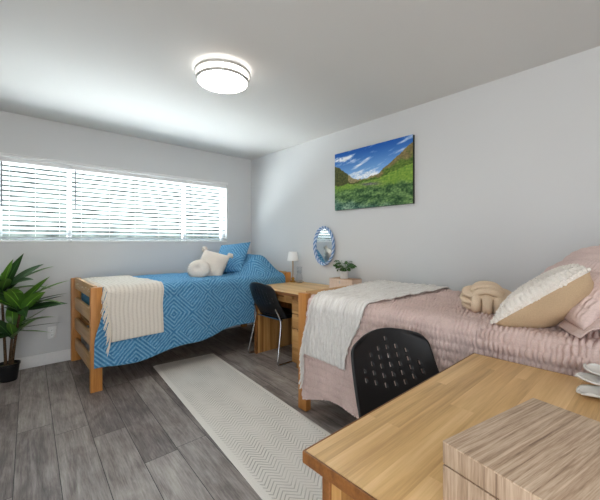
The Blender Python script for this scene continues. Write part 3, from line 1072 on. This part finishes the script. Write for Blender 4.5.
# ------------------------------------------------------------------ things on the desks
def dbox(name, label, cat, loc, rz, W, D, H, lid, mt, ms):
    t = thing(name, label, cat, loc, (0, 0, rz))
    MB().box((0, -D, 0), (W, 0, H - lid - .0025), .002).box((.006, -D + .006, H - lid - .004), (W - .006, -.006, H - lid)).build('box_body', ms, t)
    l = MB().box((0, -D, H - lid), (W, 0, H - .0015), .0015).build('lid_sides', ms, t)
    MB().box((-.0004, -D - .0004, H - .003), (W + .0004, .0004, H), .0015).build('lid_top', mt, t)
    return t
dbox('storage_box', 'large brown wood grain box with lid on the foreground desk', 'box', (.592, .272, .735), math.radians(-11.5), 0.325, .24, .127, .040, M['boxtop'], M['boxside'])

bt = dbox('keepsake_box', 'small pale wooden box under the green plant on the far desk', 'box', (2.585, 2.40, .735), math.radians(2), .165, .30, .105, .035, M['blush2'], M['blush'])
MB().tube([(-.002, -.15, .085), (-.016, -.15, .083), (-.016, -.15, .062), (-.002, -.15, .060)], .003, 6).build('clasp', M['nickel'], bt)

# small potted plant on the box
pp = thing('potted_plant', 'small leafy green plant in a white pot on the pale wooden box', 'plant', (2.665, 2.262, .84))
MB().lathe([(.0, 0), (.036, 0), (.040, .004), (.044, .074), (.040, .076), (.038, .066), (0, .064)], 28).build('pot', M['ceramic2'], pp)
MB().lathe([(0, .068), (.038, .066), (.038, .060), (0, .060)], 20).build('soil', M['soil'], pp)
rl = random.Random(12)
lf = MB(); st = MB()
for k in range(38):
    a = rl.uniform(0, 2 * PI); ln = rl.uniform(.03, .115); zz = rl.uniform(.10, .20)
    c = Vector((ln * .8 * math.cos(a), ln * math.sin(a), zz - ln * .15))
    if c.x > .08: c.x = .08
    st.tube([(c.x * .1, c.y * .1, .066), (c.x * .6, c.y * .6, .066 + (c.z - .066) * .75), c], .0014, 5)
    d1 = Vector((math.cos(a + rl.uniform(-.6, .6)), math.sin(a + rl.uniform(-.6, .6)), rl.uniform(-.5, .3))).normalized()
    upv = (Vector((rl.uniform(-.9, .1), rl.uniform(-.5, .5), 1))).normalized()
    s1 = d1.cross(upv).normalized(); upv = s1.cross(d1)
    Ls, Ws = rl.uniform(.038, .055), rl.uniform(.015, .021)
    P, UV = [], []
    for q in range(7):
        f_ = q / 6; wd = Ws * math.sin(PI * min(1, f_ * .96 + .03)) ** .7
        P.append([c + d1 * (Ls * f_ - .006) + s1 * wd * g_ + upv * (-.012 * f_ * f_ + .004 * abs(g_)) for g_ in (-1, 0, 1)])
        UV.append([(0, f_), (.5, f_), (1, f_)])
    lf.grid(P, UV)
lf.build('foliage', M['leaf_small'], pp); st.build('stems', M['leaf_mid'], pp)

# lamp
lp = thing('table_lamp', 'small table lamp with white shade and brass stem on the far desk', 'lamp', (2.64, 3.05, .735))
MB().lathe([(0, 0), (.042, 0), (.044, .006), (.036, .014), (.018, .02), (.016, .03), (.022, .04), (.018, .052), (.007, .06), (0, .06)], 28).build('base', M['brass'], lp)
MB().tube([(0, 0, .055), (0, 0, .31)], .0055, 10).build('stem', M['brass'], lp)
MB().lathe([(.070, .26), (.052, .368), (.0505, .368), (.0685, .26)], 36, cap=False).build('lamp_shade', M['shade'], lp)
MB().tube([(-.053, 0, .358), (.053, 0, .358)], .0018, 6).tube([(0, -.053, .358), (0, .053, .358)], .0018, 6).tube([(0, 0, .30), (0, 0, .352)], .004, 8).build('shade_holder', M['brass'], lp)

# saucer and bedside carafe
sc_ = thing('saucer', 'small white saucer with gold rim beside the table lamp', 'saucer', (2.66, 2.955, .735))
MB().lathe([(0, 0), (.03, 0), (.052, .010), (.055, .014), (.050, .012), (.028, .004), (0, .004)], 32).build('dish', M['ceramic'], sc_)
MB().tube([(.0545 * math.cos(2 * PI * k / 40), .0545 * math.sin(2 * PI * k / 40), .0142) for k in range(40)], .0015, 6, closed=True).build('rim', M['brass'], sc_)
gc = thing('glass_carafe', 'clear glass carafe with a tumbler over its neck, standing in the saucer', 'carafe', (2.66, 2.955, .740))
MB().lathe([(0, 0), (.036, 0), (.039, .006), (.039, .06), (.034, .085), (.024, .10), (.022, .135), (.0205, .135), (.0225, .10), (.032, .084), (.037, .06), (.037, .008), (0, .004)], 32, cap=False).build('bottle', M['glass'], gc)
MB().lathe([(.031, .104), (.0335, .18), (.031, .184), (0, .185), (0, .182), (.029, .181), (.0315, .179), (.0295, .104)], 32, cap=False).build('tumbler', M['glass'], gc)

# petal-shaped ceramic dish on the big desk
fl = thing('petal_dish', 'white ceramic dish shaped like open petals at the right edge of the desk', 'dish', (1.445, .100, .735))
MB().lathe([(0, 0), (.03, 0), (.032, .004), (.016, .012), (.012, .03), (.02, .05), (0, .052)], 28).build('foot', M['ceramic'], fl)
def petal(L, W, az, z0, rise, name='petal'):
    m = MB(); P = []
    for i in range(15):
        f_ = i / 14
        row = []
        for j in range(11):
            g_ = -1 + 2 * j / 10
            wd = W * (math.sin(PI * min(1, .12 + f_ * .80)) ** .75)
            x = .012 + L * f_ - L * .13 * (1 - abs(g_)) ** 1.5 * f_ ** 6 - L * .22 * abs(g_) ** 3 * f_ ** 3
            y = wd * g_
            z = z0 + rise * f_ ** 1.7 + .012 * g_ * g_ * (1 - .3 * f_)
            row.append(Vector((x * math.cos(az) - y * math.sin(az), x * math.sin(az) + y * math.cos(az), z)))
        P.append(row)
    m.grid(P)
    o = m.build(name, M['ceramic'], fl, auto=False)
    md = o.modifiers.new('clay', 'SOLIDIFY'); md.thickness = .005; md.offset = 0
for az, L, W, z0, rise in ((142, .135, .046, .006, .008), (205, .12, .046, .006, .008), (262, .12, .046, .006, .008), (325, .12, .046, .006, .008),
                           (90, .105, .044, .024, .010), (232, .10, .044, .024, .010), (300, .10, .044, .024, .010), (50, .115, .044, .044, .012), (170, .07, .036, .044, .014)):
    petal(L, W, math.radians(az), z0, rise)

# ------------------------------------------------------------------ rug
def rug():
    W, L = .62, 2.40
    t = thing('runner_rug', 'ivory chevron runner rug on the grey floor between the beds', 'rug', (1.735, 3.392, 0), (0, 0, math.radians(-5.2)))
    def sheet(v0, v1, h, nu, nv, mat, name):
        m = MB(); P = []; UV = []
        for i in range(nu + 1):
            P.append([]); UV.append([])
            for j in range(nv + 1):
                u = W * i / nu; v = lerp(v0, v1, j / nv)
                ed = 1 if 0 < i < nu else .25
                P[-1].append((-W + u, -v, h * ed + .0008 * nz(u * 20, v * 20)))
                UV[-1].append((u, v))
        m.grid(P, UV)
        m.bm.normal_update()
        ext = [e_ for e_ in m.bm.edges if e_.is_boundary]
        r_ = bmesh.ops.extrude_edge_only(m.bm, edges=ext)
        for v_ in r_['geom']:
            if isinstance(v_, bmesh.types.BMVert): v_.co.z = .0005
        return m.build(name, mat, t)
    sheet(.075, L, .009, 20, 90, M['rug'], 'woven_field')
    sheet(0, .077, .006, 20, 4, M['rughem'], 'end_hem')
rug()

# ------------------------------------------------------------------ floor plant
fp = thing('potted_plant', 'tall dracaena houseplant in a black pot on the floor by the window wall', 'plant', (.055, 3.90, 0))
MB().lathe([(0, 0), (.058, 0), (.062, .006), (.078, .135), (.083, .137), (.083, .152), (.077, .152), (.074, .12), (0, .118)], 32).build('pot', M['potblack'], fp)
MB().lathe([(0, .130), (.04, .133), (.0745, .126), (.0745, .12), (0, .12)], 24).build('soil', M['soil'], fp)
def blade(m, base, az, el, L, W, droop, twist=0):
    P, UV = [], []
    pos = Vector(base)
    n = 12
    for i in range(n + 1):
        f_ = i / n
        e = el - droop * f_ ** 1.4
        d_ = Vector((math.cos(az) * math.cos(e), math.sin(az) * math.cos(e), math.sin(e)))
        if i: pos = pos + d_ * (L / n)
        side = Vector((-math.sin(az), math.cos(az), 0))
        up_ = side.cross(d_) * -1
        side = side * math.cos(twist) + up_ * math.sin(twist)
        w_ = W * (.28 + .72 * math.sin(PI * min(1, f_ * .72 + .16))) * (1 - f_ ** 5)
        w_ *= sm(-.01, .30, f_) * .75 + .25
        nrm = side.cross(d_)
        P.append([pos - side * w_ + nrm * w_ * -.25, pos, pos + side * w_ + nrm * w_ * -.25])
        UV.append([(0, f_), (.5, f_), (1, f_)])
    m.grid(P, UV)
RT = .05
canes = [((-.018, .015), (-.045, .005, .80), 19), ((.022, -.012), (.085, -.045, .68), 18), ((.008, .022), (.03, -.02, .47), 12)]
explicit = {
 0: [(-.12, .62, .42, .046, .3), (.05, .8, .3, .04, .3), (-1.1, 1.25, .36, .040, .35), (-.35, .95, .36, .036, .6)],
 1: [(-.15, .62, .40, .038, .35), (-.30, .30, .36, .034, .15), (-.75, .95, .38, .042, .3), (.1, .35, .33, .03, .2)],
 2: [(-.25, .45, .33, .030, -.25), (-.10, .05, .36, .022, .05), (-.35, -.05, .28, .02, .2)],
}
rp = random.Random(5)
for ci, ((bx_, by_), (tx, ty, tz), nl) in enumerate(canes):
    pts = [(bx_, by_, .12), (lerp(bx_, tx, .35), lerp(by_, ty, .3), lerp(.12, tz, .4)), (lerp(bx_, tx, .75), lerp(by_, ty, .7), lerp(.12, tz, .75)), (tx, ty, tz)]
    c_ = MB().tube(pts, [.012, .0105, .0095, .008], 9).build('cane', M['bark'], fp)
    da, li = MB(), MB()
    for k, (az, el, L, W, dr) in enumerate(explicit[ci]):
        blade(li if k % 2 == 0 else da, (tx, ty, tz - .02 * k), az, el, L, W, dr, rp.uniform(-.5, .5))
    for k in range(nl):
        az = k * 2.4 + ci * 1.1
        el = rp.uniform(.15, 1.25)
        L = rp.uniform(.28, .42)
        if math.sin(az) > .35: L = min(L, .24)        # keep clear of the wall
        blade(da if rp.random() < .5 else li, (tx, ty, tz - rp.uniform(0, .12)), az, el, L, rp.uniform(.038, .054), rp.uniform(.1, .7), rp.uniform(-.6, .6))
    da.build('foliage', M['leaf_dark'], c_, auto=False)
    li.build('foliage', M['leaf_mid'], c_, auto=False)

# ------------------------------------------------------------------ light, sky, camera
wd = bpy.data.worlds.new('daylight'); SC.world = wd; wd.use_nodes = True
bg = wd.node_tree.nodes['Background']
wt = wd.node_tree
tc = wt.nodes.new('ShaderNodeTexCoord'); sx_ = wt.nodes.new('ShaderNodeSeparateXYZ'); rp_ = wt.nodes.new('ShaderNodeValToRGB')
wt.links.new(tc.outputs['Generated'], sx_.inputs[0])
mr_ = wt.nodes.new('ShaderNodeMapRange'); mr_.inputs['From Min'].default_value = -1; mr_.inputs['From Max'].default_value = 1
wt.links.new(sx_.outputs[2], mr_.inputs['Value']); wt.links.new(mr_.outputs[0], rp_.inputs[0])
el = rp_.color_ramp.elements                    # lower half brightened to light the ceiling, hazy sky above
el[0].position = .40; el[0].color = (1.0, .985, .955, 1); el[1].position = .53; el[1].color = (.52, .56, .60, 1)
wt.links.new(rp_.outputs[0], bg.inputs[0]); bg.inputs[1].default_value = 5.0

def area(name, loc, rot, sx, sy, power, color):
    l = bpy.data.lights.new(name, 'AREA'); l.shape = 'RECTANGLE'; l.size = sx; l.size_y = sy
    l.energy = power; l.color = lin(color)
    o = bpy.data.objects.new(name, l); COL.objects.link(o)
    o.location = loc; o.rotation_euler = rot
    return o
area('side_fill', (XL - .02, (PY0 + PY1) / 2, PZ1 / 2), (0, -PI / 2 + .1, 0), PZ1 - .1, PY1 - PY0 - .1, 3, (250, 250, 255))  # added fill lamp at the unseen left wall, brightens the right wall
area('front_fill', ((OX0 + OX1) / 2, YF - .02, PZ1 / 2), (PI / 2, 0, 0), OX1 - OX0 - .1, PZ1 - .1, 12, (250, 250, 255))  # added fill lamp behind the camera, brightens the window wall

# added lamp low outside the window, aimed up through the slats at the ceiling
area('window_uplight_fill', (1.2, YB + .82, .50), Vector((0, -.68, .73)).to_track_quat('-Z', 'Y').to_euler(), 3.2, .8, 470, (246, 250, 255))

area('low_slat_fill', (1.2, YB + 2.6, .85), Vector((0, -.96, .28)).to_track_quat('-Z', 'Y').to_euler(), 3.2, .5, 45, (246, 250, 255))  # second added lamp, brightens the lowest slats that the sill shades

cam = bpy.data.cameras.new('camera')
co = bpy.data.objects.new('camera', cam); COL.objects.link(co)
cam.sensor_width = 36
cam.lens = 332 / 600 * 36
cam.shift_y = -8 / 600
cam.clip_start = .02
co.location = (0, 0, 1.22)
co.rotation_euler = (PI / 2, 0, -math.atan2(.6704, .742))
SC.camera = co

SC.view_settings.view_transform = 'Standard'
SC.view_settings.look = 'None'
SC.view_settings.exposure = 0.15
SC.view_settings.gamma = 1
SC.view_settings.use_curve_mapping = False
SC.cycles.use_denoising = True
SC.cycles.max_bounces = 10
SC.cycles.diffuse_bounces = 6
SC.cycles.sample_clamp_indirect = 8
